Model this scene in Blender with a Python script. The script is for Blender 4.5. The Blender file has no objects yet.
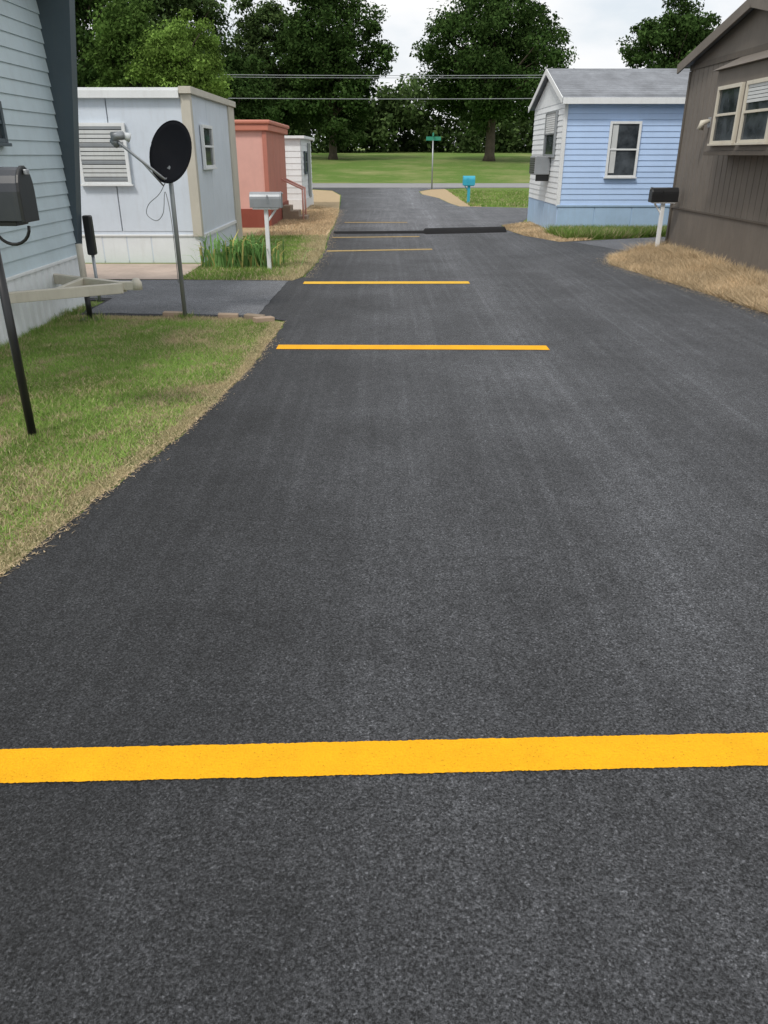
import bpy, math, random
import numpy as np
from mathutils import Vector, Matrix
from mathutils.geometry import tessellate_polygon
random.seed(7); rng=np.random.default_rng(11)
S=bpy.context.scene
COL=S.collection
R=math.radians

# ---------------------------------------------------------------- materials
def newmat(name):
    m=bpy.data.materials.new(name); m.use_nodes=True
    nt=m.node_tree; b=nt.nodes['Principled BSDF']
    return m,nt,b
def ramp(nt,fac,stops):
    r=nt.nodes.new('ShaderNodeValToRGB'); e=r.color_ramp.elements
    while len(e)<len(stops): e.new(0.5)
    for i,(p,c) in enumerate(stops):
        e[i].position=p
        e[i].color=(c,c,c,1) if not isinstance(c,(tuple,list)) else (*c,1)
    nt.links.new(fac,r.inputs[0]); return r.outputs[0]
def mix(nt,fac,a,b,mode='MIX'):
    m=nt.nodes.new('ShaderNodeMix'); m.data_type='RGBA'; m.blend_type=mode
    for s,v in ((0,fac),(6,a),(7,b)):
        if hasattr(v,'is_linked') or hasattr(v,'links'): nt.links.new(v,m.inputs[s])
        elif s==0: m.inputs[0].default_value=v
        else: m.inputs[s].default_value=(*v,1)
    return m.outputs[2]
def noise(nt,scale,detail=4,rough=.6,mapscale=None,coord='Object'):
    tc=nt.nodes.new('ShaderNodeTexCoord'); n=nt.nodes.new('ShaderNodeTexNoise')
    n.inputs['Scale'].default_value=scale; n.inputs['Detail'].default_value=detail; n.inputs['Roughness'].default_value=rough
    src=tc.outputs[coord]
    if mapscale:
        mp=nt.nodes.new('ShaderNodeMapping'); mp.inputs['Scale'].default_value=mapscale
        nt.links.new(src,mp.inputs[0]); src=mp.outputs[0]
    nt.links.new(src,n.inputs['Vector']); return n.outputs[0]
def bump(nt,b,h,strength=.3,dist=.01):
    k=nt.nodes.new('ShaderNodeBump'); k.inputs['Strength'].default_value=strength; k.inputs['Distance'].default_value=dist
    nt.links.new(h,k.inputs['Height']); nt.links.new(k.outputs[0],b.inputs['Normal'])
def math2(nt,op,a,b):
    m=nt.nodes.new('ShaderNodeMath'); m.operation=op
    for i,v in enumerate((a,b)):
        if isinstance(v,(int,float)): m.inputs[i].default_value=v
        else: nt.links.new(v,m.inputs[i])
    return m.outputs[0]

def paint(name,c,rough=.55,var=.16,dirt=(.25,.2,.14),dirtamt=.22,metal=0,bs=.12,spec=.5):
    m,nt,b=newmat(name)
    n1=noise(nt,2.2,4,.65); n2=noise(nt,5,4,.7,(3,3,.5))
    c1=tuple(x*(1-var) for x in c); c2=tuple(min(1,x*(1+var*.5)) for x in c)
    col=ramp(nt,n1,[(.3,c1),(.7,c2)])
    d=ramp(nt,n2,[(.5,0.),(.8,1.)])
    col=mix(nt,math2(nt,'MULTIPLY',d,dirtamt),col,dirt)
    nt.links.new(col,b.inputs['Base Color']); b.inputs['Roughness'].default_value=rough; b.inputs['Metallic'].default_value=metal
    b.inputs['Specular IOR Level'].default_value=spec
    if bs>.1: bump(nt,b,noise(nt,14,3),bs,.01)
    return m

def asphalt_mat(name='asphalt',gain=1.,wearon=True):
    m,nt,b=newmat(name)
    tc=nt.nodes.new('ShaderNodeTexCoord')
    v=nt.nodes.new('ShaderNodeTexVoronoi'); v.inputs['Scale'].default_value=190; nt.links.new(tc.outputs['Object'],v.inputs['Vector'])
    fine=noise(nt,135,3,.75)
    sep=nt.nodes.new('ShaderNodeSeparateColor'); nt.links.new(v.outputs['Color'],sep.inputs[0])
    base=ramp(nt,fine,[(.37,(.008,.0085,.0095)),(.46,(.042,.044,.048)),(.56,(.074,.077,.084)),(.70,(.135,.139,.15))])
    stone=ramp(nt,sep.outputs[0],[(.0,.58),(.7,1.0),(.92,1.3),(1.,1.9)])
    col=mix(nt,1.,base,stone,'MULTIPLY')
    sx=nt.nodes.new('ShaderNodeSeparateXYZ'); nt.links.new(tc.outputs['Object'],sx.inputs[0])
    if wearon:
        wob=noise(nt,.45,2,.5)
        xx=math2(nt,'ADD',sx.outputs[0],math2(nt,'MULTIPLY',math2(nt,'SUBTRACT',wob,.5),1.3))
        xn=math2(nt,'DIVIDE',math2(nt,'ADD',xx,3.),8.)
        wear=ramp(nt,xn,[(.15,.48),(.25,.60),(.33,.84),(.40,1.12),(.45,1.02),(.50,1.18),(.535,1.40),(.57,1.15),(.64,.95),(.70,1.20),(.76,1.0),(.9,.95)])
        col=mix(nt,1.,col,wear,'MULTIPLY')
        # lighter further down the lane, with a jump to pale old pavement
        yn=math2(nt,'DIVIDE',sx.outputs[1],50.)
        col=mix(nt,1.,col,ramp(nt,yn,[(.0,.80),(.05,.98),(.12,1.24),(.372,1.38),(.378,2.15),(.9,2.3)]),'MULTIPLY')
        streak=noise(nt,9,3,.5,(1.6,.035,1))
        col=mix(nt,1.,col,ramp(nt,streak,[(.35,.88),(.55,1.0),(.68,1.20)]),'MULTIPLY')
    col=mix(nt,1.,col,ramp(nt,noise(nt,.9,5,.7),[(.3,.74*gain),(.7,1.28*gain)]),'MULTIPLY')
    col=mix(nt,1.,col,ramp(nt,noise(nt,11,4,.7),[(.3,.88),(.7,1.12)]),'MULTIPLY')
    nt.links.new(col,b.inputs['Base Color']); b.inputs['Roughness'].default_value=.8
    b.inputs['Specular IOR Level'].default_value=.4
    bump(nt,b,fine,.9,.008)
    return m
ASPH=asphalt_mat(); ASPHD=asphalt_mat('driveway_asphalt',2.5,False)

def stripe_mat(name,lo,hi,pit,p=(.30,.37)):
    m,nt,b=newmat(name)
    fine=noise(nt,135,3,.75)
    col=ramp(nt,fine,[(p[0],pit),(p[1],lo),(.75,hi)])
    col=mix(nt,1.,col,ramp(nt,noise(nt,6,4,.7),[(.3,.88),(.7,1.05)]),'MULTIPLY')
    nt.links.new(col,b.inputs['Base Color']); b.inputs['Roughness'].default_value=.7
    b.inputs['Specular IOR Level'].default_value=.25
    bump(nt,b,fine,.7,.007); return m
YEL=stripe_mat('yellow_road_paint',(.84,.40,.004),(.93,.47,.007),(.45,.19,.004))
YELF=stripe_mat('worn_yellow_road_paint',(.46,.32,.11),(.62,.46,.18),(.1,.08,.05),(.4,.5))
YELM=stripe_mat('dusty_yellow_road_paint',(.72,.42,.03),(.82,.50,.05),(.25,.15,.03))

def ground_mat(name,green1,green2,straw,st=(.5,.62),sc=.8):
    m,nt,b=newmat(name)
    g=ramp(nt,noise(nt,14,4,.7),[(.3,green1),(.7,green2)])
    f=ramp(nt,noise(nt,sc,5,.7),[(st[0],0.),(st[1],1.)])
    s=mix(nt,noise(nt,25,3,.7),tuple(x*.6 for x in straw),tuple(min(1,x*1.3) for x in straw))
    col=mix(nt,f,g,s)
    nt.links.new(col,b.inputs['Base Color']); b.inputs['Roughness'].default_value=.95
    b.inputs['Specular IOR Level'].default_value=.1
    bump(nt,b,noise(nt,40,3,.7),.8,.03); return m
GROUND=ground_mat('field_grass',(.075,.15,.03),(.165,.25,.06),(.33,.32,.15),(.45,.8),.25)
SOIL=ground_mat('lawn_soil',(.10,.12,.04),(.17,.18,.07),(.36,.29,.17),(.42,.62),3)
STRAW=ground_mat('dry_thatch',(.38,.28,.17),(.56,.44,.28),(.42,.33,.21),(.4,.7),5)

def attr_mat(name,trans=.35):
    m=bpy.data.materials.new(name); m.use_nodes=True; nt=m.node_tree
    nt.nodes.remove(nt.nodes['Principled BSDF'])
    a=nt.nodes.new('ShaderNodeAttribute'); a.attribute_name='col'
    b=nt.nodes.new('ShaderNodeBsdfDiffuse'); nt.links.new(a.outputs['Color'],b.inputs[0])
    t=nt.nodes.new('ShaderNodeBsdfTranslucent'); nt.links.new(a.outputs['Color'],t.inputs[0])
    mx=nt.nodes.new('ShaderNodeMixShader'); mx.inputs[0].default_value=trans
    out=nt.nodes['Material Output']
    nt.links.new(b.outputs[0],mx.inputs[1]); nt.links.new(t.outputs[0],mx.inputs[2]); nt.links.new(mx.outputs[0],out.inputs[0])
    return m
LEAF=attr_mat('foliage',.28); BLADE=attr_mat('grass_blades',.3)
BARK=paint('bark',(.10,.08,.06),.9,.4,bs=.8)

WHITE=paint('white_siding',(.62,.68,.76),.5,.06,dirtamt=.12)
WHITE2=paint('white_trim',(.74,.76,.77),.5,.06,dirtamt=.14)
GREYW=paint('grey_white_siding',(.50,.60,.65),.45,.08,dirtamt=.12)
SLATE=paint('slate_trim',(.06,.085,.105),.45,.12,dirtamt=.05)
TAN=paint('tan_trim',(.52,.49,.42),.6,.1,dirtamt=.12)
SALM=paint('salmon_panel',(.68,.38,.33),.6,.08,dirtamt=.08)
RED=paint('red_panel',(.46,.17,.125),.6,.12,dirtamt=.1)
REDD=paint('dark_red_skirt',(.24,.055,.035),.7,.15,dirtamt=.1)
ORNG=paint('orange_red_fascia',(.52,.19,.13),.6,.1,dirtamt=.1)
BLUE=paint('blue_siding',(.47,.63,.90),.5,.06,dirtamt=.05)
BLUES=paint('blue_skirt',(.38,.53,.72),.6,.1,dirtamt=.14)
OFFW=paint('white_lap',(.74,.77,.79),.5,.06,dirtamt=.12)
BROWN=paint('brown_panel',(.158,.138,.118),.7,.14,dirt=(.26,.23,.19),dirtamt=.25)
BROWND=paint('brown_trim',(.10,.085,.07),.7,.14)
CREAM=paint('cream_frame',(.60,.56,.47),.5,.1)
SHING=paint('shingle',(.22,.235,.26),.85,.35,dirt=(.12,.12,.13),dirtamt=.5,bs=.7)
BLK=paint('black_metal',(.015,.016,.018),.35,.2,dirtamt=.03,bs=.05)
CHAR=paint('charcoal_metal',(.04,.045,.055),.22,.2,dirtamt=.06,bs=.05)
DISHM=paint('dish_dark_grey',(.006,.007,.010),.8,.15,dirtamt=.01,bs=.02,spec=.12)
GALV=paint('galvanised_steel',(.38,.40,.42),.45,.15,metal=.6,dirtamt=.2)
GREYB=paint('grey_metal',(.30,.32,.34),.4,.15,metal=.3)
TEAL=paint('teal_plastic',(.03,.36,.50),.5,.1)
SIGNG=paint('green_sign_sheet',(.02,.25,.16),.5,.1)
WOOD=paint('weathered_wood',(.28,.22,.16),.85,.3,bs=.5)
CONC=paint('pinkish_concrete',(.46,.37,.31),.9,.2,bs=.5)
BRICK=paint('brick',(.40,.30,.22),.9,.3,bs=.6)
RUBB=paint('rubber_speed_bump',(.010,.010,.011),.9,.2,dirtamt=.03,spec=.2)
FARASPH=paint('pale_asphalt',(.27,.27,.275),.9,.15,bs=.4)
BLIND=paint('window_blind',(.58,.60,.60),.7,.08)
def glass():
    m,nt,b=newmat('window_glass')
    col=ramp(nt,noise(nt,3,3),[(.35,(.02,.025,.03)),(.7,(.09,.105,.12))])
    nt.links.new(col,b.inputs['Base Color']); b.inputs['Roughness'].default_value=.08
    return m
GLASS=glass()

# ---------------------------------------------------------------- mesh helpers
def mesh_obj(name,verts,faces,mat,parent=None,smooth=False):
    me=bpy.data.meshes.new(name); me.from_pydata([tuple(v) for v in verts],[],faces); me.update()
    if smooth: me.polygons.foreach_set('use_smooth',[True]*len(me.polygons))
    ob=bpy.data.objects.new(name,me); COL.objects.link(ob)
    if mat: me.materials.append(mat)
    if parent: ob.parent=parent
    return ob
def empty(name,loc=(0,0,0)):
    e=bpy.data.objects.new(name,None); COL.objects.link(e); e.empty_display_size=.2; return e
def box(name,x0,x1,y0,y1,z0,z1,mat,parent=None,bev=.004):
    x0,x1=min(x0,x1),max(x0,x1); y0,y1=min(y0,y1),max(y0,y1); z0,z1=min(z0,z1),max(z0,z1)
    v=[(x,y,z) for z in (z0,z1) for y in (y0,y1) for x in (x0,x1)]
    f=[(0,2,3,1),(4,5,7,6),(0,1,5,4),(2,6,7,3),(0,4,6,2),(1,3,7,5)]
    o=mesh_obj(name,v,f,mat,parent)
    if bev:
        b=o.modifiers.new('bevel','BEVEL'); b.width=bev; b.segments=2
    return o
def tube(name,pts,rad,mat,parent=None,seg=10,cap=True):
    pts=[Vector(p) for p in pts]
    if not isinstance(rad,(list,tuple)): rad=[rad]*len(pts)
    vs=[];fs=[]
    up=Vector((0.13,.21,1)).normalized()
    for i,p in enumerate(pts):
        d=(pts[min(i+1,len(pts)-1)]-pts[max(i-1,0)]).normalized()
        a=d.cross(up); 
        if a.length<.15: a=d.cross(Vector((1,0,0)))
        a.normalize(); b=d.cross(a)
        for k in range(seg):
            t=2*math.pi*k/seg; vs.append(p+(a*math.cos(t)+b*math.sin(t))*rad[i])
    for i in range(len(pts)-1):
        for k in range(seg):
            k2=(k+1)%seg; fs.append((i*seg+k,i*seg+k2,(i+1)*seg+k2,(i+1)*seg+k))
    if cap:
        fs.append(tuple(range(seg))[::-1]); fs.append(tuple((len(pts)-1)*seg+k for k in range(seg)))
    return mesh_obj(name,vs,fs,mat,parent,smooth=True)
def poly(name,pts,z,mat,parent=None):
    v=[Vector((p[0],p[1],z)) for p in pts]
    tr=tessellate_polygon([v]); 
    fs=[]
    for t in tr:
        a,b,c=[v[i] for i in t]
        fs.append(t if (b-a).cross(c-a).z>0 else t[::-1])
    return mesh_obj(name,v,fs,mat,parent)
def jitter(pts,step=.12,amp=.02,closed=True):
    out=[]
    n=len(pts)
    for i in range(n if closed else n-1):
        a=Vector(pts[i]); b=Vector(pts[(i+1)%n]); L=(b-a).length
        k=max(1,min(60,int(L/step))); 
        nrm=Vector((-(b-a).y,(b-a).x))/max(L,1e-6)
        for j in range(k):
            p=a.lerp(b,j/k)+nrm*random.uniform(-amp,amp); out.append((p.x,p.y))
    return out
def np_mesh(name,V,k,mat,colors=None,parent=None):
    n=len(V)//k
    me=bpy.data.meshes.new(name)
    me.vertices.add(len(V)); me.vertices.foreach_set('co',V.astype(np.float32).ravel())
    me.loops.add(len(V)); me.loops.foreach_set('vertex_index',np.arange(len(V),dtype=np.int32))
    me.polygons.add(n); me.polygons.foreach_set('loop_start',np.arange(0,len(V),k,dtype=np.int32))
    try: me.polygons.foreach_set('loop_total',np.full(n,k,dtype=np.int32))
    except Exception: pass
    me.update(calc_edges=True)
    if colors is not None:
        a=me.color_attributes.new('col','FLOAT_COLOR','POINT')
        c=np.ones((len(V),4),np.float32); c[:,:3]=np.repeat(colors,k,axis=0); a.data.foreach_set('color',c.ravel())
    me.materials.append(mat)
    ob=bpy.data.objects.new(name,me); COL.objects.link(ob)
    if parent: ob.parent=parent
    return ob
def inpoly(P,poly_):
    x,y=P[:,0],P[:,1]; c=np.zeros(len(P),bool); n=len(poly_)
    for i in range(n):
        x1,y1=poly_[i]; x2,y2=poly_[(i+1)%n]
        if y1==y2: continue
        t=((y1>y)!=(y2>y))&(x<(x2-x1)*(y-y1)/(y2-y1)+x1); c^=t
    return c
def vnoise(x,y,s,seed=0):
    r=np.random.default_rng(seed); o=np.zeros_like(x)
    for i in range(6):
        a=r.uniform(0,6.28); f=s*r.uniform(.5,1.8); o+=np.sin((x*np.cos(a)+y*np.sin(a))*f+r.uniform(0,6.28)+1.3*np.sin((y*np.cos(a)-x*np.sin(a))*f*.7))
    return o/6
def bladepts(name,P,h,w,colfn,lean=.6,z=0.005,hfn=None):
    n=len(P)
    a=rng.uniform(0,2*np.pi,n); hh=h*rng.uniform(.5,1.3,n)
    if hfn is not None: hh=hh*hfn(P)
    ln=rng.uniform(0,lean,n)*hh*1.6; b=rng.uniform(0,2*np.pi,n)
    ww=w*rng.uniform(.6,1.3,n)
    c=np.stack([P[:,0],P[:,1],np.full(n,z)],1)
    dx=np.stack([np.cos(a)*ww/2,np.sin(a)*ww/2,np.zeros(n)],1)
    tip=c+np.stack([np.cos(b)*ln,np.sin(b)*ln,hh],1)
    V=np.stack([c-dx,c+dx,tip],1).reshape(-1,3)
    return np_mesh(name,V,3,BLADE,colfn(P))
def blades(name,pg,n,h,w,colfn,lean=.6,z=0.005,hfn=None):
    pg_=np.array(pg); lo=pg_.min(0); hi=pg_.max(0)
    P=[];tot=0
    while tot<n:
        q=rng.uniform(lo,hi,(n,2)); q=q[inpoly(q,pg)]
        P.append(q); tot+=len(q)
    return bladepts(name,np.concatenate(P)[:n],h,w,colfn,lean,z,hfn)

def lap_wall(name,o,u,n,L,z0,z1,pitch,mat,parent,depth=.016):
    o=Vector(o);u=Vector(u);n=Vector(n); vs=[];fs=[]
    k=max(1,int(round((z1-z0)/pitch))); p=(z1-z0)/k; prof=[]
    for i in range(k):
        prof+= [(z0+i*p,depth),(z0+(i+1)*p-.002,.002)]
    for z,d in prof:
        for s in (0,L): vs.append(o+u*s+n*d+Vector((0,0,z)))
    for i in range(len(prof)-1): fs.append((2*i,2*i+1,2*i+3,2*i+2))
    return mesh_obj(name,vs,fs,mat,parent)
def rib_wall(name,o,u,n,L,z0,z1,pitch,mat,parent,depth=.015,groove=.3):
    o=Vector(o);u=Vector(u);n=Vector(n); vs=[];fs=[];prof=[]
    k=max(1,int(L/pitch)); p=L/k
    for i in range(k):
        s=i*p; prof+=[(s,0),(s+p*groove*.3,depth),(s+p*(1-groove*.7),depth),(s+p*(1-groove*.4),0)]
    prof.append((L,0))
    for s,d in prof:
        for z in (z0,z1): vs.append(o+u*s+n*d+Vector((0,0,z)))
    for i in range(len(prof)-1): fs.append((2*i,2*i+2,2*i+3,2*i+1))
    return mesh_obj(name,vs,fs,mat,parent)
def wbox(name,o,u,n,u0,u1,d0,d1,z0,z1,mat,parent,bev=.003):
    o=Vector(o);u=Vector(u);n=Vector(n)
    a=o+u*u0+n*d0; b=o+u*u1+n*d1
    return box(name,a.x,b.x,a.y,b.y,z0,z1,mat,parent,bev)
def window(parent,o,u,n,u0,u1,z0,z1,fm=WHITE2,blind=.0,fw=.05,mid=True,vm=False,nm='window'):
    wbox(nm+'_glass',o,u,n,u0+fw*.5,u1-fw*.5,.0,.022,z0+fw*.5,z1-fw*.5,GLASS,parent,0)
    wbox(nm+'_jamb',o,u,n,u0,u0+fw,.0,.05,z0,z1,fm,parent)
    wbox(nm+'_jamb',o,u,n,u1-fw,u1,.0,.05,z0,z1,fm,parent)
    wbox(nm+'_head',o,u,n,u0+fw,u1-fw,.0,.048,z1-fw,z1,fm,parent)
    wbox(nm+'_sill',o,u,n,u0-.02,u1+.02,.0,.07,z0-.03,z0-.001,fm,parent)
    wbox(nm+'_bottom_rail',o,u,n,u0+fw,u1-fw,.0,.048,z0,z0+fw*.7,fm,parent)
    zm=(z0+z1)/2
    if mid: wbox(nm+'_meeting_rail',o,u,n,u0+fw,u1-fw,.0,.042,zm-.017,zm+.017,fm,parent)
    if vm: wbox(nm+'_mullion',o,u,n,(u0+u1)/2-.015,(u0+u1)/2+.015,.0,.040,z0+fw*.7,z1-fw,fm,parent)
    if blind>0:
        zt=z1-fw; zb=z1-fw-(z1-z0-2*fw)*blind; k=int((zt-zb)/.045)
        for i in range(k): wbox(nm+'_slat',o,u,n,u0+fw+.01,u1-fw-.01,.02,.032,zt-(i+1)*.045+.008,zt-i*.045,BLIND,parent,0)
X=(1,0,0);Y=(0,1,0);MX=(-1,0,0);MY=(0,-1,0)

# ---------------------------------------------------------------- terrain
def gz(y):
    return float(np.interp(y,[-100,56,75,95,130,1500],[0,0,1.15,1.75,2.6,6]))
ys=[-60,-20,0,10,20,30,40,50,56,62,68,75,85,95,110,130,300,700,1500]; xs=[-1200,-400,-150,-60,-30,-10,0,10,30,60,150,400,1200]
vs=[(x,y,gz(y)-.0) for y in ys for x in xs]; nx=len(xs)
fs=[(j*nx+i,j*nx+i+1,(j+1)*nx+i+1,(j+1)*nx+i) for j in range(len(ys)-1) for i in range(nx-1)]
mesh_obj('ground',vs,fs,GROUND)

left=[(-2.0,-4),(-1.82,1.5),(-1.64,2.85),(-1.50,3.7),(-1.28,4.85),(-1.13,6.35),(-1.07,8.1),(-1.08,8.45),(-1.3,8.62),(-2.2,8.74),(-3.45,8.8)]
left2=[(-3.45,9.75),(-9,9.85),(-9,11.5),(-2.9,11.5),(-1.3,11.42),(-1.17,11.8),(-1.10,13.6),(-1.10,15.4),(-1.22,18),(-1.26,21),(-1.45,27),(-1.9,37),(-2.6,42),(-5,45.6)]
right=[(5,45.6),(2.4,43.5),(1.7,41),(1.7,38),(2.25,34.5),(2.4,31),(2.6,28.9),(4.8,28.0),(12,27.6),(12,25.2),(4.6,25.4),(3.65,21.8),(3.0,20.9),(2.92,19.7),(3.1,18.2),(3.63,16.8),(5,17.4),(6.4,18.0),(14,18.1),(14,15.75),(5.4,15.6),(4.5,14.7),(3.95,14.2),(3.72,13.2),(3.94,11.8),(4.17,10.4),(4.36,8.8),(4.7,6.5),(5.2,3),(6.2,-4)]
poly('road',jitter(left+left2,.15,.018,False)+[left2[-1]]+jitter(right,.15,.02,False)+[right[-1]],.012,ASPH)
poly('cross_street',[(-200,45.5),(200,45.5),(200,52.5),(-200,52.5)],.018,FARASPH)
poly('driveway',jitter([(-1.42,8.72),(-1.36,11.36),(-2.9,11.42),(-8.8,11.42),(-8.8,9.95),(-3.4,9.9),(-3.4,8.9),(-2.2,8.82)],.2,.012),.0165,ASPHD)
poly('driveway',jitter([(4.55,15.0),(5.4,15.72),(13.8,15.85),(13.8,18.0),(6.4,17.92),(5,17.3),(3.9,16.75)],.2,.012),.0165,ASPHD)

def stripe(name,x0,x1,yl,yr,w,mat=YEL,z=.0165):
    k=int((x1-x0)/.006); top=[];bot=[]
    for i in range(k+1):
        t=i/k; x=x0+(x1-x0)*t; y=yl+(yr-yl)*t+.003*math.sin(x*1.7)
        wv=.0008*math.sin(x*37)
        bot.append((x,y-w/2+random.uniform(-.0016,.0016)+wv)); top.append((x,y+w/2+random.uniform(-.0016,.0016)-wv))
    v=[(*p,z) for p in bot]+[(*p,z) for p in top]; n=k+1
    mesh_obj(name,v,[(i,i+1,n+i+1,n+i) for i in range(k)],mat)
stripe('yellow_stripe',-1.55,1.75,1.735,1.83,.140)
stripe('yellow_stripe',-1.0,1.53,7.20,7.16,.18)
stripe('yellow_stripe',-1.13,1.2,11.18,11.2,.22,YELM)
stripe('yellow_stripe',-1.07,.92,15.1,15.4,.20,YELF)
stripe('yellow_stripe',-1.12,.78,17.7,17.9,.16,YELF)
stripe('yellow_stripe',-1.05,.62,21.8,21.8,.18,YELF)
sb=[];fsb=[]
for i,(dy,dz) in enumerate([(-.34,0),(-.2,.05),(0,.08),(.2,.05),(.34,0)]):
    sb+= [(-1.15,18.75+dy*.5,.013+dz*.5),(.9,18.85+dy*.6,.013+dz*.6),(.95,18.87+dy*1.2,.013+dz*1.2),(2.85,19.35+dy*1.2,.013+dz*1.2)]
for i in range(4):
    for j in range(3): fsb.append((i*4+j,i*4+j+1,(i+1)*4+j+1,(i+1)*4+j))
mesh_obj('speed_bump',sb,fsb,RUBB,smooth=True)

# lawns & patches (sheets) -------------------------------------------------
lawn1=[(-3.6,-3),(-2.0,-3),(-1.83,1.5),(-1.66,2.85),(-1.52,3.7),(-1.30,4.85),(-1.15,6.35),(-1.10,8.05),(-1.13,8.4),(-1.35,8.56),(-2.2,8.68),(-3.6,8.74)]
poly('lawn_soil',lawn1,.006,SOIL)
ex=np.array([p[0] for p in lawn1[1:8]]); ey=np.array([p[1] for p in lawn1[1:8]])
def gcol(P,edge=None,straw=.12,bright=1.,seed=1,patch=.5):
    n=len(P); t=rng.random(n)[:,None]; s=vnoise(P[:,0],P[:,1],3,seed)[:,None]
    g=np.array([.155,.28,.06])*(1-t)+np.array([.33,.46,.125])*t
    g=g*(1+.4*s)*bright
    st=np.array([.58,.50,.31])*rng.uniform(.6,1.2,(n,1))
    p=straw+patch*np.clip(vnoise(P[:,0],P[:,1],4,seed+5)-.05,0,1)+patch*.7*np.clip(vnoise(P[:,0],P[:,1],13,seed+8),0,1)
    if edge is not None: p=p+edge
    return np.where((rng.random(n)<p)[:,None],st,g)
def lawncol(P):
    d=np.interp(P[:,1],ey,ex)-P[:,0]; d2=8.6-P[:,1]
    w=.12+.10*vnoise(P[:,0],P[:,1],6,33)
    e=np.clip(1.1-np.minimum(d,d2)/np.maximum(w,.02)*.8,0,1)*.95+.22*np.clip(1-d/.6,0,1)
    return gcol(P,e,.13,1.08,1,.95)
def lawnh(P):
    d=np.interp(P[:,1],ey,ex)-P[:,0]; return .4+.5*np.clip(d/.35,0,1)*(1+.6*vnoise(P[:,0],P[:,1],7,3))
blv=[(-3.58,2.0)]+[(p[0]+.02,p[1]) for p in lawn1[2:-1]]+[(-3.58,8.74)]
blv[1]=(-1.76,2.0)
blades('lawn_grass',blv,190000,.03,.007,lawncol,lean=1.0,z=.006,hfn=lawnh)
T=[]
for yy in np.linspace(4.6,9.4,60): T.append(np.stack([-3.56+np.abs(rng.normal(0,.05,45)),rng.normal(yy,.06,45)],1))
for (cx,cy,sd_) in ((-2.25,4.68,.05),(-2.21,8.66,.05),(-3.2,8.45,.09),(-3.2,8.3,.1)): T.append(rng.normal((cx,cy),sd_,(260,2)))
def wcol(P): return gcol(P,None,.12,.9,55)
bladepts('weeds',np.concatenate(T),.11,.008,wcol,lean=.5,z=.006,hfn=lambda P:.6+.5*vnoise(P[:,0],P[:,1],9,4))
yy=rng.uniform(2.2,8.4,3000); off=np.abs(rng.normal(0,.035,3000))*(.4+.9*np.clip(vnoise(yy,yy*0,5,6)+.4,0,1))
Pl=np.stack([np.interp(yy,ey,ex)+off,yy],1)
yy=rng.uniform(7.5,14,2500); exr=np.array([4.7,4.36,4.17,3.94,3.72,3.95]); eyr=np.array([6.5,8.8,10.4,11.8,13.2,14.2])
Pr=np.stack([np.interp(yy,eyr,exr)-np.abs(rng.normal(0,.10,2500)),yy],1)
yy=rng.uniform(11.6,27,2500); Pq=np.stack([np.interp(yy,[11.8,15.4,18,21,27],[-1.17,-1.1,-1.22,-1.26,-1.45])+np.abs(rng.normal(0,.09,2500)),yy],1)
def scol(P): 
    n=len(P); return np.array([.62,.49,.32])*rng.uniform(.55,1.3,(n,1))*(1+.25*vnoise(P[:,0],P[:,1],4,9)[:,None])
bladepts('grass_clippings',np.concatenate([Pl,Pr,Pq]),.006,.007,scol,lean=4,z=.018)

lawn2=[(-2.95,11.52),(-1.32,11.45),(-1.2,11.85),(-1.13,13.6),(-1.13,15.4),(-1.25,18),(-3.0,18),(-2.95,13.4)]
poly('lawn_soil',lawn2,.006,SOIL)
ex2=np.array([-1.32,-1.2,-1.13,-1.13,-1.25]); ey2=np.array([11.45,11.85,13.6,15.4,18.])
def l2col(P):
    d=np.interp(P[:,1],ey2,ex2)-P[:,0]; e=np.clip(1.1-d/.55,0,1)*.9
    return gcol(P,e,.15,.95,4)
blades('lawn_grass',lawn2,30000,.05,.014,l2col,lean=.8,z=.006)
straw1=[(-1.27,18.1),(-1.28,21),(-1.47,27),(-1.95,37),(-2.6,41.8),(-5,44.5),(-9,44.5),(-9,18.1)]
poly('straw_verge',straw1,.006,STRAW)
blades('dry_grass',[(-1.27,18.1),(-1.28,21),(-1.47,27),(-2.9,30),(-2.9,18.1)],16000,.06,.02,scol,lean=1.2)
strawR=[(3.75,13.2),(3.97,11.8),(4.2,10.4),(4.39,8.8),(4.73,6.5),(5.23,3),(9,3),(9,15.55),(5.4,15.55),(4.5,14.62),(3.98,14.12)]
poly('straw_verge',strawR,.006,STRAW)
def rh(P): return .5+.8*np.clip((P[:,0]-3.9)/1.2,0,1)*(1+.6*vnoise(P[:,0],P[:,1],5,41))
blades('dry_grass',[(3.72,13.2),(3.94,11.8),(4.17,10.4),(4.36,8.8),(4.5,7.5),(5.3,7.5),(5.33,15.5),(4.5,14.66),(3.95,14.15)],56000,.13,.012,scol,lean=1.5,hfn=rh)
strawB=[(3.02,20.8),(2.95,19.7),(3.13,18.25),(3.65,16.86),(4.4,17.25),(4.0,18.6),(4.0,22)]
poly('straw_verge',strawB,.007,STRAW)
blades('dry_grass',strawB,9000,.05,.018,scol,lean=1.3)
def bgcol(P): return gcol(P,None,.1,.8,12)
blades('lawn_grass',[(3.85,17.3),(5,17.5),(6.4,18.05),(9,18.15),(9,18.6),(3.7,18.6)],24000,.19,.018,bgcol,lean=.8)
poly('straw_verge',[(1.75,41),(1.75,38),(2.3,34.5),(2.45,31),(2.65,28.95),(3.4,28.7),(3.3,36),(3.2,44),(2.45,43.4)],.006,STRAW)
def fcol(P): return gcol(P,None,.08,.85,15)
blades('lawn_grass',[(3.0,28.9),(12,28.0),(12,40),(3.2,42)],40000,.07,.03,fcol,lean=.8)
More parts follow.
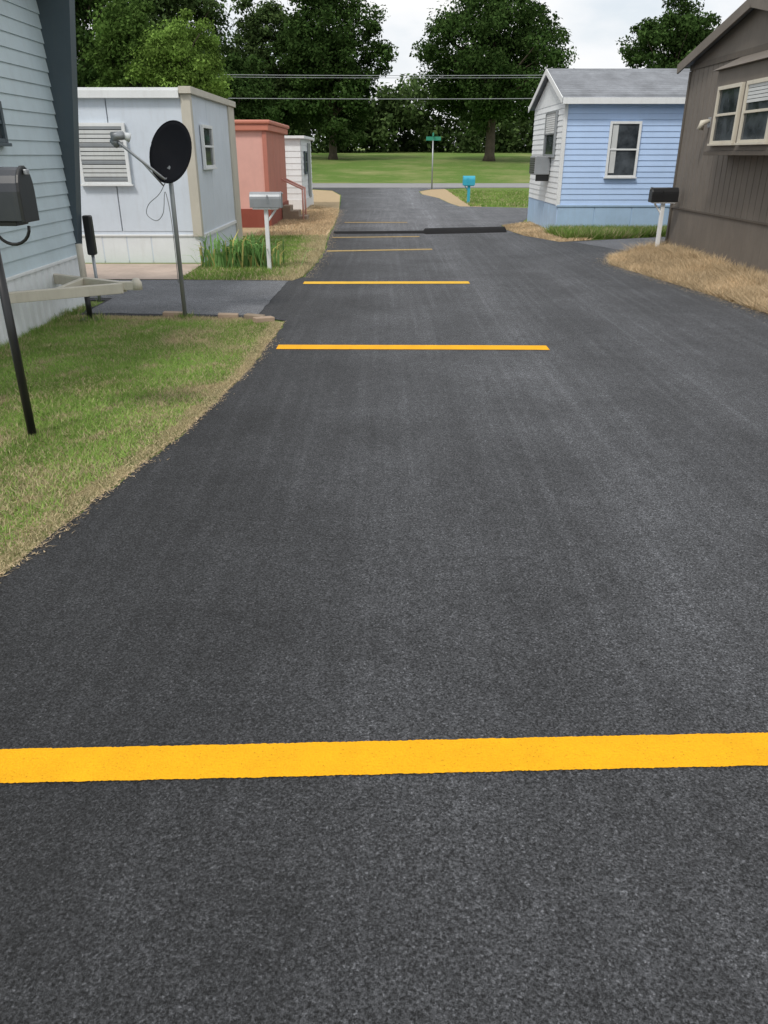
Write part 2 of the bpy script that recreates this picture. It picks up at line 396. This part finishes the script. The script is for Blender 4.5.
poly('concrete_walkway',[(-9,11.56),(-2.97,11.56),(-3.0,13.3),(-9,13.35)],.010,CONC)
for i,(x,y,a) in enumerate([(-1.72,8.62,.1),(-1.42,8.56,-.25),(-1.30,8.42,.6),(-2.35,8.72,.05)]):
    b=box('edging_brick',-.11,.11,-.05,.05,0,.055,BRICK if i!=1 else WOOD,None,.008); b.location=(x,y,.006); b.rotation_euler=(0,0.04,a)

# ---------------------------------------------------------------- near left home
h=empty('pale_grey_mobile_home')
XW=-3.6
box('body',-12,XW-.02,4.2,9.58,.05,3.3,GREYW,h,0)
lap_wall('lap_siding',(XW-.02,4.2,0),Y,X,5.36,.58,3.25,.135,GREYW,h,.018)
rib_wall('skirting',(XW-.015,4.2,0),Y,X,5.36,.0,.56,.16,OFFW,h,.02,.5)
box('skirt_cap',XW-.02,XW+.02,4.2,9.5,.555,.585,WHITE2,h)
lap_wall('lap_siding_rear',(-12,9.58,0),X,Y,8.38,.58,3.25,.135,GREYW,h,.018)
v=[(XW-.03,9.5,.62),(XW+.0,9.5,.62),(XW+.36,9.5,3.35),(XW-.03,9.5,3.35)]
v+= [(a,9.66,c) for a,b_,c in v]
mesh_obj('slanted_corner_fin',v,[(0,1,2,3),(7,6,5,4),(0,4,5,1),(1,5,6,2),(2,6,7,3),(3,7,4,0)],SLATE,h)
box('roof_cap',-12.2,XW+.36,4.0,9.7,3.353,3.5,SLATE,h)
window(h,(XW,0,0),Y,X,6.8,8.08,1.75,2.1,SLATE)
def beam(name,a,b,w,hh,mat,parent):
    a=Vector(a);b=Vector(b); L=(b-a).length
    o=box(name,0,L,-w/2,w/2,-hh/2,hh/2,mat,parent,.006)
    o.location=a; o.rotation_euler=(b-a).to_track_quat('X','Z').to_euler(); return o
beam('hitch_beam',(-3.65,7.4,.42),(-2.66,8.06,.42),.07,.10,CREAM,h)
beam('hitch_beam',(-3.65,8.75,.42),(-2.66,8.12,.42),.07,.10,CREAM,h)
beam('hitch_crossbar',(-3.2,7.72,.425),(-3.2,8.44,.425),.05,.08,CREAM,h)
beam('hitch_coupler',(-2.7,8.09,.44),(-2.5,8.09,.44),.09,.08,CREAM,h)
tube('hitch_ball_socket',[(-2.52,8.09,.40),(-2.52,8.09,.47),(-2.52,8.09,.51)],[.055,.055,.03],CREAM,h)
tube('jack_leg',[(-3.2,8.5,0),(-3.2,8.5,.35)],.03,BLK,h); tube('jack_sleeve',[(-3.2,8.5,.34),(-3.2,8.5,.80)],.035,TAN,h)
box('jack_foot',-3.3,-3.1,8.4,8.6,.006,.03,BLK,h)
box('meter_box',XW+.03,XW+.13,9.70,9.8,.55,1.0,BLK,h,.02)
tube('meter_conduit',[(XW+.08,9.75,0),(XW+.08,9.75,.55)],.02,GALV,h)

# ---------------------------------------------------------------- white mobile home
h=empty('white_mobile_home')
XE=-3.02; Y0=13.5;Y1=17.3;ZT=2.5
box('body',-12,XE-.02,Y0+.02,Y1-.02,.03,ZT,WHITE,h,0)
rib_wall('front_panel_siding',(-12,Y0+.02,0),X,MY,12+XE-.02,.5,ZT,1.22,WHITE,h,.008,.02)
rib_wall('front_skirting',(-12,Y0+.03,0),X,MY,12+XE-.03,.0,.42,.4,OFFW,h,.014,.06)
box('skirt_rail',-12,XE-.14,Y0-.005,Y0+.02,.42,.45,WHITE2,h)
rib_wall('end_siding',(XE-.02,Y0+.05,0),Y,X,Y1-Y0-.1,.4,ZT,1.2,WHITE,h,.008,.02)
rib_wall('end_skirting',(XE-.03,Y0+.05,0),Y,X,Y1-Y0-.1,.0,.4,.4,WHITE,h,.015,.08)
box('corner_trim',XE-.13,XE+.02,Y0-.03,Y0+.10,.42,ZT,TAN,h)
box('corner_trim',XE-.1,XE+.02,Y1-.55,Y1+.02,.0,ZT,TAN,h)
box('mid_trim',XE-.05,XE+.012,Y0+.1,Y1-.55,.38,.44,WHITE2,h)
box('front_fascia',-12.1,XE-.14,Y0-.08,Y0+.02,ZT-.06,ZT+.05,WHITE2,h)
box('end_fascia',XE-.13,XE+.06,Y0-.09,Y1+.06,ZT+.002,ZT+.10,TAN,h)
box('roof',-12.05,XE-.14,Y0-.05,Y1+.05,ZT+.052,ZT+.085,WHITE2,h)
window(h,(0,Y0,0),X,MY,-4.86,-4.06,1.22,2.1,WHITE2,.0,.05,False,False)
for i in range(13): box('jalousie_slat',-4.81,-4.11,Y0-.045,Y0-.028,1.265+i*.062,1.315+i*.062,BLIND if i%4 else GREYB,h,.003)
window(h,(XE,0,0),Y,X,14.1,14.9,1.45,2.1,WHITE2)
# ---------------------------------------------------------------- salmon home
h=empty('salmon_mobile_home')
XE=-2.8;Y0=20.3;Y1=24.2;ZT=2.3
box('body',-12,XE-.02,Y0+.02,Y1,.03,ZT,SALM,h,0)
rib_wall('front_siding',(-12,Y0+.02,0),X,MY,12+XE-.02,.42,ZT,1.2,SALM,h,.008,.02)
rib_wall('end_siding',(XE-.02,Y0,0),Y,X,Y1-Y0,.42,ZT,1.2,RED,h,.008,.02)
box('front_skirt',-12,XE-.06,Y0-.02,Y0+.02,0,.44,REDD,h)
box('end_skirt',XE-.05,XE+.02,Y0-.02,Y1,0,.44,REDD,h)
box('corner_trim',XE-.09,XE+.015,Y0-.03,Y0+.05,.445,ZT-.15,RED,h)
box('roof',-12.1,XE+.13,Y0-.13,Y1+.1,ZT+.002,ZT+.09,ORNG,h,.03)
box('roof_fascia',-12.1,XE+.08,Y0-.09,Y1+.05,ZT-.14,ZT,ORNG,h,.02)
window(h,(0,Y0,0),X,MY,-6.2,-5.1,1.2,1.95,WHITE2)
for i,(d,z) in enumerate([(.0,.38),(.22,.25),(.44,.12)]): box('step',XE+.03+d,XE+.25+d,22.5,23.2,0.006,z,WOOD,h)
for yy in (22.5,23.2):
    tube('rail_post',[(XE+.6,yy,0),(XE+.6,yy,.8)],.025,SALM,h)
    tube('handrail',[(XE+.05,yy,1.05),(XE+.62,yy,.8)],.025,SALM,h)

# ---------------------------------------------------------------- far white home
h=empty('small_white_mobile_home')
XE=-2.58;Y0=26.5;Y1=30.2;ZT=2.1
box('body',-11,XE-.02,Y0+.02,Y1,.03,ZT,OFFW,h,0)
lap_wall('front_siding',(-11,Y0+.02,0),X,MY,11+XE-.02,.35,ZT,.18,OFFW,h)
lap_wall('end_siding',(XE-.02,Y0,0),Y,X,Y1-Y0,.35,ZT,.18,OFFW,h)
box('end_skirt',XE-.03,XE+.02,Y0,Y1,0,.35,WHITE2,h); box('front_skirt',-11,XE-.04,Y0-.01,Y0+.02,0,.35,WHITE2,h)
box('roof',-11.1,XE+.12,Y0-.12,Y1+.1,ZT+.002,ZT+.08,WHITE2,h)
window(h,(XE,0,0),Y,X,27.3,28.1,1.1,1.75,SLATE)
box('door',XE+.0,XE+.03,28.6,29.4,.3,2.0,GREYB,h)

# ---------------------------------------------------------------- blue home
h=empty('blue_mobile_home')
XE=3.88;Y0=18.6;Y1=22.4;ZE=2.72;ZR=3.42;YM=(Y0+Y1)/2
box('body',XE+.02,15,Y0+.02,Y1-.02,.03,ZE-.03,BLUE,h,0)
lap_wall('front_siding',(XE+.05,Y0+.02,0),X,MY,11,.62,ZE-.04,.115,BLUE,h,.016)
lap_wall('end_siding',(XE+.02,Y0+.05,0),Y,MX,Y1-Y0-.1,.62,ZE-.04,.115,OFFW,h,.016)
v=[(XE+.01,Y0,ZE-.04),(XE+.01,Y1,ZE-.04),(XE+.01,YM,ZR-.06),(15,Y0,ZE-.04),(15,Y1,ZE-.04),(15,YM,ZR-.06)]
mesh_obj('gable',v,[(0,2,1),(3,4,5)],OFFW,h)
def slab(name,a,b,c,d,th,mat,parent):
    a,b,c,d=[Vector(p) for p in (a,b,c,d)]; up=Vector((0,0,th))
    v=[a,b,c,d,a+up,b+up,c+up,d+up]
    return mesh_obj(name,v,[(3,2,1,0),(4,5,6,7),(0,1,5,4),(1,2,6,5),(2,3,7,6),(3,0,4,7)],mat,parent)
ox=XE-.10
slab('roof_front',(ox,Y0-.2,ZE-.03),(15.2,Y0-.2,ZE-.03),(15.2,YM,ZR-.02),(ox,YM,ZR-.02),.05,SHING,h)
slab('roof_back',(ox,YM,ZR-.02),(15.2,YM,ZR-.02),(15.2,Y1+.2,ZE-.03),(ox,Y1+.2,ZE-.03),.05,SHING,h)
for i in range(1,14):
    t=i/14; y=Y0-.2+(YM-Y0+.2)*t; z=ZE-.03+(ZR-ZE+.01)*t+.05
    slab('shingle_course',(ox,y,z-.001),(15.2,y,z-.001),(15.2,y+.14,z+.046),(ox,y+.14,z+.046),.012,SHING,h)
box('front_fascia',ox,15.2,Y0-.225,Y0-.203,ZE-.10,ZE+.02,WHITE2,h)
beam('rake_board',(ox-.015,Y0-.2,ZE-.03),(ox-.015,YM,ZR-.02),.02,.12,WHITE2,h); beam('rake_board',(ox-.015,Y1+.2,ZE-.03),(ox-.015,YM,ZR-.02),.02,.12,WHITE2,h)
box('soffit',XE,15,Y0-.2,Y0,ZE-.06,ZE-.04,WHITE2,h)
box('corner_trim',XE-.01,XE+.07,Y0-.012,Y0+.06,.6,ZE-.05,WHITE2,h)
rib_wall('front_skirt',(XE+.03,Y0+.01,0),X,MY,10.9,.0,.6,.8,BLUES,h,.012,.03); rib_wall('end_skirt',(XE+.03,Y0+.03,0),Y,MX,Y1-Y0-.06,.0,.6,.8,BLUES,h,.012,.03)
box('skirt_rail',XE,15,Y0-.022,Y0+.0,.585,.625,BLUES,h)
window(h,(0,Y0,0),X,MY,4.88,5.56,1.20,2.30,WHITE2,.0)
box('curtain',4.95,5.07,Y0-.027,Y0-.023,1.28,2.24,BLIND,h,0)
window(h,(XE,0,0),Y,MX,19.3,20.5,1.62,2.55,GREYB,.5)
box('air_conditioner',XE-.36,XE-.0,19.7,20.4,1.22,1.62,GREYB,h,.02)
for i in range(7): box('ac_grille_slat',XE-.375,XE-.362,19.74,20.36,1.26+i*.048,1.28+i*.048,BLK,h,0)
box('ac_bracket',XE-.3,XE,19.8,19.84,1.08,1.218,BLK,h)
tube('vent_pipe',[(7.6,YM+.3,3.2),(7.6,YM+.3,3.62)],.05,GALV,h)

# ---------------------------------------------------------------- brown home
h=empty('brown_mobile_home')
XE=5.34;Y0=10.3;Y1=15.4;ZE=3.06;ZR=3.62;YM=(Y0+Y1)/2
box('body',XE+.02,16,Y0+.02,Y1-.02,.03,ZE,BROWN,h,0)
rib_wall('end_siding',(XE+.02,Y0,0),Y,MX,Y1-Y0,.78,ZE,.2,BROWN,h,.012,.12)
rib_wall('end_skirting',(XE+.03,Y0,0),Y,MX,Y1-Y0,.0,.75,.2,BROWN,h,.012,.12)
box('skirt_rail',XE-.005,XE+.02,Y0,Y1,.75,.785,BROWND,h)
rib_wall('rear_siding',(XE+.03,Y1-.02,0),X,Y,10.5,.0,ZE,.2,BROWN,h,.012,.12)
v=[(XE+.005,Y0,ZE),(XE+.005,Y1,ZE),(XE+.005,YM,ZR),(16,Y0,ZE),(16,Y1,ZE),(16,YM,ZR)]
mesh_obj('gable',v,[(0,2,1),(3,4,5)],BROWN,h)
ox=XE-.14
slab('roof_front',(ox,Y0-.2,ZE-.02),(16,Y0-.2,ZE-.02),(16,YM,ZR+.02),(ox,YM,ZR+.02),.05,SHING,h)
slab('roof_back',(ox,YM,ZR+.02),(16,YM,ZR+.02),(16,Y1+.2,ZE-.02),(ox,Y1+.2,ZE-.02),.05,SHING,h)
beam('rake_board',(ox-.02,Y0-.2,ZE-.05),(ox-.02,YM,ZR-.01),.03,.15,BROWN,h); beam('rake_board',(ox-.02,Y1+.2,ZE-.05),(ox-.02,YM,ZR-.01),.03,.15,BROWN,h)
box('gable_band',XE-.015,XE+.02,Y0,Y1,ZE-.09,ZE-.002,BROWND,h)
box('corner_trim',XE-.012,XE+.06,Y1-.06,Y1+.02,0,ZE-.1,BROWND,h)
bx=XE-.34
box('bay_body',bx,XE+.01,10.9,13.2,1.70,2.78,BROWN,h)
v=[(bx-.08,10.84,2.783),(bx-.08,13.26,2.783),(XE+.01,13.26,2.98),(XE+.01,10.84,2.98),(XE+.01,13.26,2.783),(XE+.01,10.84,2.783)]
mesh_obj('bay_roof',v,[(0,1,2,3),(1,4,2),(0,3,5),(0,5,4,1)],BROWN,h)
box('bay_base',bx-.03,XE+.01,10.87,13.23,1.64,1.698,BROWND,h)
window(h,(bx,0,0),Y,MX,12.15,13.0,1.80,2.56,CREAM,.0,.05,True,False)
window(h,(bx,0,0),Y,MX,11.1,12.0,1.80,2.56,CREAM,.35,.05,True,False)
box('bay_side_window',bx+.06,bx+.27,13.2,13.22,1.85,2.5,GLASS,h)
box('porch_light_base',XE-.04,XE,14.0,14.12,2.05,2.2,GALV,h); tube('porch_light',[(XE-.04,14.06,2.15),(XE-.15,14.06,2.12),(XE-.17,14.06,2.02)],[.03,.05,.06],CREAM,h)

# ---------------------------------------------------------------- mailboxes
def mailbox(name,x,y,zb,L,w,hh,dirx,bodym,postm,postr=.04,square=True,scroll=False,post_dx=0,rim=None,flag=None):
    e=empty(name)
    prof=[(-w/2,0),(w/2,0),(w/2,hh*.55)]
    for i in range(1,9):
        t=math.pi*i/9; prof.append((w/2*math.cos(t),hh*.55+hh*.45*math.sin(t)))
    prof.append((-w/2,hh*.55)); k=len(prof)
    def arch(nm,xa,xb,s,mat):
        vs=[(xx,y+p[0]*s,zb+hh*.5+(p[1]-hh*.5)*s) for xx in (xa,xb) for p in prof]
        fs=[tuple(range(k)),tuple(range(2*k-1,k-1,-1))]+[(i,i+k,(i+1)%k+k,(i+1)%k) for i in range(k)]
        o=mesh_obj(nm,vs,fs,mat,e); b=o.modifiers.new('b','BEVEL'); b.width=.004; b.segments=2; return o
    arch('box',x-L/2,x+L/2,1,bodym)
    s=1 if dirx>0 else -1
    arch('door',x+s*(L/2),x+s*(L/2+.018),1.05,rim or bodym)
    box('door_latch',x+s*(L/2+.02),x+s*(L/2+.04),y-.02,y+.02,zb+hh*.85,zb+hh*.95,GALV,e)
    box('flag_arm',x-.02+s*.05,x+.0+s*.05,y-w/2-.010,y-w/2-.004,zb+hh*.3,zb+hh*.8,flag or bodym,e,0)
    box('bracket',x-L*.42,x+L*.42,y-w*.42,y+w*.42,zb-.025,zb-.001,postm,e)
    px=x+post_dx
    if square: box('post',px-postr,px+postr,y-postr,y+postr,0,zb-.027,postm,e,.006)
    else: tube('post',[(px,y,0),(px,y,zb-.026)],postr,postm,e,12)
    if scroll:
        pts=[(px+.0+.2*(1-math.cos(a))*.5+.02,y,zb-.03-.10*math.sin(a)) for a in np.linspace(0,math.pi,12)]
        tube('scroll_bracket',pts,.009,postm,e,8)
    else:
        beam('brace',(px,y,zb-.22),(px+s*.15,y,zb-.03),.03,.03,postm,e)
    return e
mailbox('mailbox',-2.28,4.68,1.31,.52,.19,.28,1,CHAR,BLK,.026,False,True,post_dx=.03,rim=BLK,flag=GALV)
mailbox('mailbox',-1.80,12.6,.92,.46,.19,.22,1,GREYB,WHITE2,.03,True)
mailbox('mailbox',5.02,14.9,.88,.46,.18,.24,-1,BLK,WHITE2,.033,True)
mailbox('mailbox',3.15,31,.62,.42,.24,.32,-1,TEAL,TEAL,.05,True)

# ---------------------------------------------------------------- satellite dish
e=empty('satellite_dish')
bx_,by_=-2.21,8.68
tube('mast',[(bx_,by_,0),(bx_,by_,1.42),(bx_+.0,by_+.02,1.5)],.024,GALV,e,12)
c=Vector((-2.17,8.66,1.67)); nrm=Vector((-.46,-.84,.30)).normalized()
q=nrm.to_track_quat('Z','Y').to_matrix()
vs=[];fs=[];seg=40;rings=8
for r in range(rings+1):
    t=r/rings
    for k in range(seg):
        a=2*math.pi*k/seg; lx=.275*t*math.cos(a); ly=.30*t*math.sin(a); lz=.06*t*t-.05
        vs.append(c+q@Vector((lx,ly,lz)))
for r in range(rings):
    for k in range(seg):
        k2=(k+1)%seg; fs.append((r*seg+k,r*seg+k2,(r+1)*seg+k2,(r+1)*seg+k))
d=mesh_obj('reflector',vs,fs,DISHM,e,True); so=d.modifiers.new('s','SOLIDIFY'); so.thickness=.012; so.offset=0
rp=[c+q@Vector((.275*math.cos(a),.30*math.sin(a),.012)) for a in np.linspace(0,2*math.pi,41)]
tube('reflector_rim',rp,.007,DISHM,e,6,False)
tube('mount_bracket',[c-nrm*.07,c-nrm*.13,(bx_,by_,1.5)],.035,GALV,e)
foot=Vector((-2.25,8.6,1.42)); lnb=Vector((-2.60,8.35,1.76))
tube('lnb_arm',[foot+Vector((.07,.06,.02)),foot,lnb],.014,GALV,e)
tube('lnb_arm_brace',[foot+Vector((-.02,0,-.06)),foot.lerp(lnb,.55)],.008,GALV,e)
tube('lnb_body',[lnb+Vector((-.05,-.02,.05)),lnb+Vector((.05,.04,.06))],[.04,.04],GALV,e); tube('lnb_horn',[lnb+Vector((.05,.04,.06)),lnb+Vector((.10,.07,.04))],[.03,.045],OFFW,e)
tube('lnb_horn',[lnb+Vector((-.06,.0,.02)),lnb+Vector((-.02,.05,-.02))],[.03,.04],GREYB,e)
cab=[(bx_-.03,by_-.03,1.42),(bx_-.12,by_-.05,1.28),(bx_-.24,by_-.06,1.18),(bx_-.27,by_-.06,1.08),(bx_-.18,by_-.05,1.02),(bx_-.10,by_-.05,1.10),(bx_-.06,by_-.04,1.3),(bx_-.028,by_-.03,1.0),(bx_-.028,by_-.028,.3)]
sm=[]
for i in range(len(cab)-1):
    p0=Vector(cab[max(i-1,0)]);p1=Vector(cab[i]);p2=Vector(cab[i+1]);p3=Vector(cab[min(i+2,len(cab)-1)])
    for s in range(6):
        t=s/6; sm.append(.5*((2*p1)+(p2-p0)*t+(2*p0-5*p1+4*p2-p3)*t*t+(-p0+3*p1-3*p2+p3)*t**3))
tube('coax_cable',sm,.004,GREYB,e,6)

# ---------------------------------------------------------------- iris clump
n=320; P=[];C=[]
for i in range(n):
    cx=-2.3+random.gauss(0,.26); cy=12.95+random.gauss(0,.18); a=random.uniform(0,6.28); H=random.uniform(.25,.56); l=random.uniform(.05,.42)
    w=.014; p0=np.array([cx,cy,0.]); dx=np.array([math.cos(a)*w,math.sin(a)*w,0]); o=np.array([math.cos(a+1.6)*l,math.sin(a+1.6)*l,0])
    m_=p0+o*.35+np.array([0,0,H*.75]); t_=p0+o+np.array([0,0,H*random.uniform(.7,1.05)])
    P+= [p0-dx,p0+dx,m_+dx,m_-dx, m_-dx,m_+dx,t_+dx*.15,t_-dx*.15]
    g=random.uniform(.6,1.5); y_=random.random()<.15; C+= [(.42*g,.38*g,.14*g) if y_ else (.20*g,.36*g,.12*g)]*2
np_mesh('iris_plant',np.array(P),4,BLADE,np.array(C))

# ---------------------------------------------------------------- street sign
e=empty('street_name_sign')
tube('post',[(2.5,43.6,0),(2.5,43.6,2.3)],.035,GALV,e); box('blade_sign',2.15,2.9,43.58,43.62,2.3,2.48,SIGNG,e); box('cross_blade',2.48,2.52,43.2,44.0,2.49,2.66,SIGNG,e)
for px in (-34,38):
    e=empty('utility_pole'); tube('pole',[(px,55,0),(px,55,4),(px,55,9)],[.17,.15,.11],BARK,e)
    beam('crossarm',(px-.0,54.0,6.3),(px,56.0,6.3),.12,.12,BARK,e)
    for yy in(54.2,55.8): tube('insulator',[(px,yy,6.36),(px,yy,6.5)],.05,WHITE2,e)
e=empty('power_line')
for (yy,z1,z2,r) in ((54.2,6.5,6.5,.018),(55.0,5.25,5.3,.022),(55.8,6.5,6.5,.014)):
    pts=[(-34+72*t,yy,z1+(z2-z1)*t-1.0*4*t*(1-t)*.45) for t in np.linspace(0,1,30)]
    tube('wire',pts,r,GREYB,e,5)

# ---------------------------------------------------------------- trees
def leafcloud(C,Rc,per,size,pal,flat=.7,seed=0):
    r=np.random.default_rng(seed); n=len(C)*per
    idx=np.repeat(np.arange(len(C)),per)
    g=r.normal(size=(n,3)); g/=np.linalg.norm(g,axis=1)[:,None]; rad=r.random(n)**.45
    off=g*rad[:,None]*np.asarray(Rc)[idx][:,None]; off[:,2]*=flat
    c=np.asarray(C)[idx]+off
    nrm=g*.6+r.normal(size=(n,3))*.6+np.array([0,0,.5]); nrm/=np.linalg.norm(nrm,axis=1)[:,None]
    t=np.cross(nrm,r.normal(size=(n,3))); t/=np.linalg.norm(t,axis=1)[:,None]; b=np.cross(nrm,t)
    s=(size*r.uniform(.6,1.3,n))[:,None]
    V=np.stack([c-t*s*.5,c-b*s*.32+t*s*.05,c+t*s*.6-nrm*s*.15,c+b*s*.32],1).reshape(-1,3)
    lo,hi=np.array(pal[0]),np.array(pal[1])
    k=r.random(n)[:,None]; cl=r.uniform(.6,1.45,len(C))[idx][:,None]  # cl: random clump brightness in the leaf colour, widened for more varied shading
    return V,(lo*(1-k)+hi*k)*cl
def tree(name,x,y,zc,rx,rz,ncl,per,size,pal,tr=.3,seed=1,clr=1.3,lobes=.22):
    r=np.random.default_rng(seed); e=empty(name); zb=gz(y)
    d=r.normal(size=(ncl,3)); d/=np.linalg.norm(d,axis=1)[:,None]
    ph=r.uniform(0,6.28,4)
    mod=1+lobes*(np.sin(3*np.arctan2(d[:,1],d[:,0])+ph[0]+2*d[:,2])*.5+np.sin(5*d[:,2]+ph[1]+2*d[:,0])*.5+np.sin(7*d[:,0]+ph[2])*.4)
    rad=(r.random(ncl)**.38)*mod
    C=d*rad[:,None]*np.array([rx,rx,rz]); C[:,2]=np.where(C[:,2]<0,C[:,2]*.9,C[:,2])
    taper=1-.25*np.clip(C[:,2]/rz,0,1); C[:,0]*=taper; C[:,1]*=taper
    C+=np.array([x,y,zc])
    Rc=r.uniform(.5,1.15,ncl)*clr*rx/5
    V,cc=leafcloud(C,Rc,per,size,pal,.65,seed)
    np_mesh('foliage',V,4,LEAF,cc,e)
    top=zc+rz*.5
    pts=[(x,y,zb-.1),(x+.02,y,zb+.5),(x+.1*tr,y,zb+(top-zb)*.3),(x-.3*tr,y,zb+(top-zb)*.6),(x,y,top)]
    tube('trunk',pts,[tr*1.5,tr*1.05,tr*.85,tr*.55,tr*.15],BARK,e,12)
    for i in r.choice(ncl,min(ncl,22),replace=False):
        hz=zb+(C[i][2]-zb)*r.uniform(.45,.75); hz=max(hz,zb+(zc-rz-zb)*.8); st=Vector((x,y,hz)); en=Vector(C[i])
        mid=st.lerp(en,.5)+Vector((0,0,.35)); w=tr*r.uniform(.2,.42)
        tube('limb',[st,mid,en],[w,w*.6,w*.2],BARK,e,6,False)
    return e
DK=((.022,.048,.013),(.068,.118,.034)); MD=((.045,.088,.020),(.12,.20,.05)); YG=((.09,.16,.03),(.22,.34,.08)); BK=((.035,.062,.022),(.095,.145,.05))
tree('oak_tree',9.3,75,9.0,6.5,5.6,330,155,.27,DK,.42,3,clr=1.3,lobes=.16)
tree('oak_tree',-4.7,78,9.2,4.9,7.2,270,150,.29,DK,.35,5,clr=1.35)
tree('oak_tree',-10.8,83,7.8,4.6,6.0,210,140,.30,BK,.3,8,clr=1.4)
tree('maple_tree',-10.2,45,5.4,2.5,2.7,170,150,.15,YG,.16,9,clr=1.4)
tree('maple_tree',-13.2,47,5.8,2.6,3.8,170,140,.18,MD,.16,19,clr=1.4)
tree('oak_tree',-17.5,52,8.2,4.2,6.0,220,130,.24,DK,.25,10,clr=1.4)
tree('maple_tree',-10.6,62,4.9,3.0,3.4,150,130,.22,DK,.2,12,clr=1.4)
tree('oak_tree',-17,72,10.5,5.0,6.8,240,120,.30,BK,.3,21,clr=1.5)
tree('oak_tree',19.5,60,7.3,3.2,3.6,190,130,.22,DK,.22,14,clr=1.45)
tree('oak_tree',27,66,7.2,4.0,4.0,120,100,.3,DK,.25,15)
r=np.random.default_rng(77); C=[];Rc=[]
for i in range(1150):
    x=r.uniform(-60,70); y=r.uniform(97,110); top=gz(100)+5.4+1.4*math.sin(x*.23+1)+.9*math.sin(x*.61)+(4.5 if x<-7 else 0)+(1.0 if x>4 else 0)
    C.append((x,y,gz(y)+(top-gz(y))*r.random()**.9)); Rc.append(r.uniform(1.2,2.4))
V,cc=leafcloud(np.array(C),np.array(Rc),100,.55,BK,.8,5)
np_mesh('distant_treeline',V,4,LEAF,cc)

# ---------------------------------------------------------------- sky & sun
w=bpy.data.worlds.new('World'); S.world=w; w.use_nodes=True; nt=w.node_tree
bg=nt.nodes['Background']
az=R(213); el=R(52)
sky=nt.nodes.new('ShaderNodeTexSky'); sky.sky_type='NISHITA'; sky.sun_disc=False; sky.sun_elevation=el; sky.sun_rotation=az
sky.air_density=1.2; sky.dust_density=2.0
tc=nt.nodes.new('ShaderNodeTexCoord'); mp=nt.nodes.new('ShaderNodeMapping'); mp.inputs['Scale'].default_value=(1,1,2.6)
nz=nt.nodes.new('ShaderNodeTexNoise'); nz.inputs['Scale'].default_value=3.2; nz.inputs['Detail'].default_value=7; nz.inputs['Roughness'].default_value=.55
nt.links.new(tc.outputs['Generated'],mp.inputs[0]); nt.links.new(mp.outputs[0],nz.inputs['Vector'])
f=ramp(nt,nz.outputs[0],[(.30,.7),(.50,1.)])
cloud=ramp(nt,nz.outputs[0],[(.35,(.84,.89,.95)),(.58,(.99,.99,.99))])
cl10=mix(nt,1.,cloud,(8.2,8.2,8.2),'MULTIPLY')
nt.links.new(mix(nt,f,sky.outputs[0],cl10),bg.inputs[0]); bg.inputs[1].default_value=.125
sd=bpy.data.lights.new('sun','SUN'); sd.energy=2.1; sd.angle=R(11); sd.color=(1,.945,.87)
so=bpy.data.objects.new('sun',sd); COL.objects.link(so)
dirv=Vector((math.sin(az)*math.cos(el),math.cos(az)*math.cos(el),math.sin(el)))
so.rotation_euler=dirv.to_track_quat('Z','Y').to_euler()

# ---------------------------------------------------------------- camera
cd=bpy.data.cameras.new('camera'); cam=bpy.data.objects.new('camera',cd); COL.objects.link(cam)
cam.location=(0,0,1.65); cam.rotation_euler=(R(90-24.9),0,0)
cd.sensor_fit='VERTICAL'; cd.sensor_height=36; cd.lens=36*770/1024; cd.clip_end=3000; cd.clip_start=.05
S.camera=cam
S.view_settings.view_transform='Standard'; S.view_settings.look='None'; S.view_settings.exposure=0
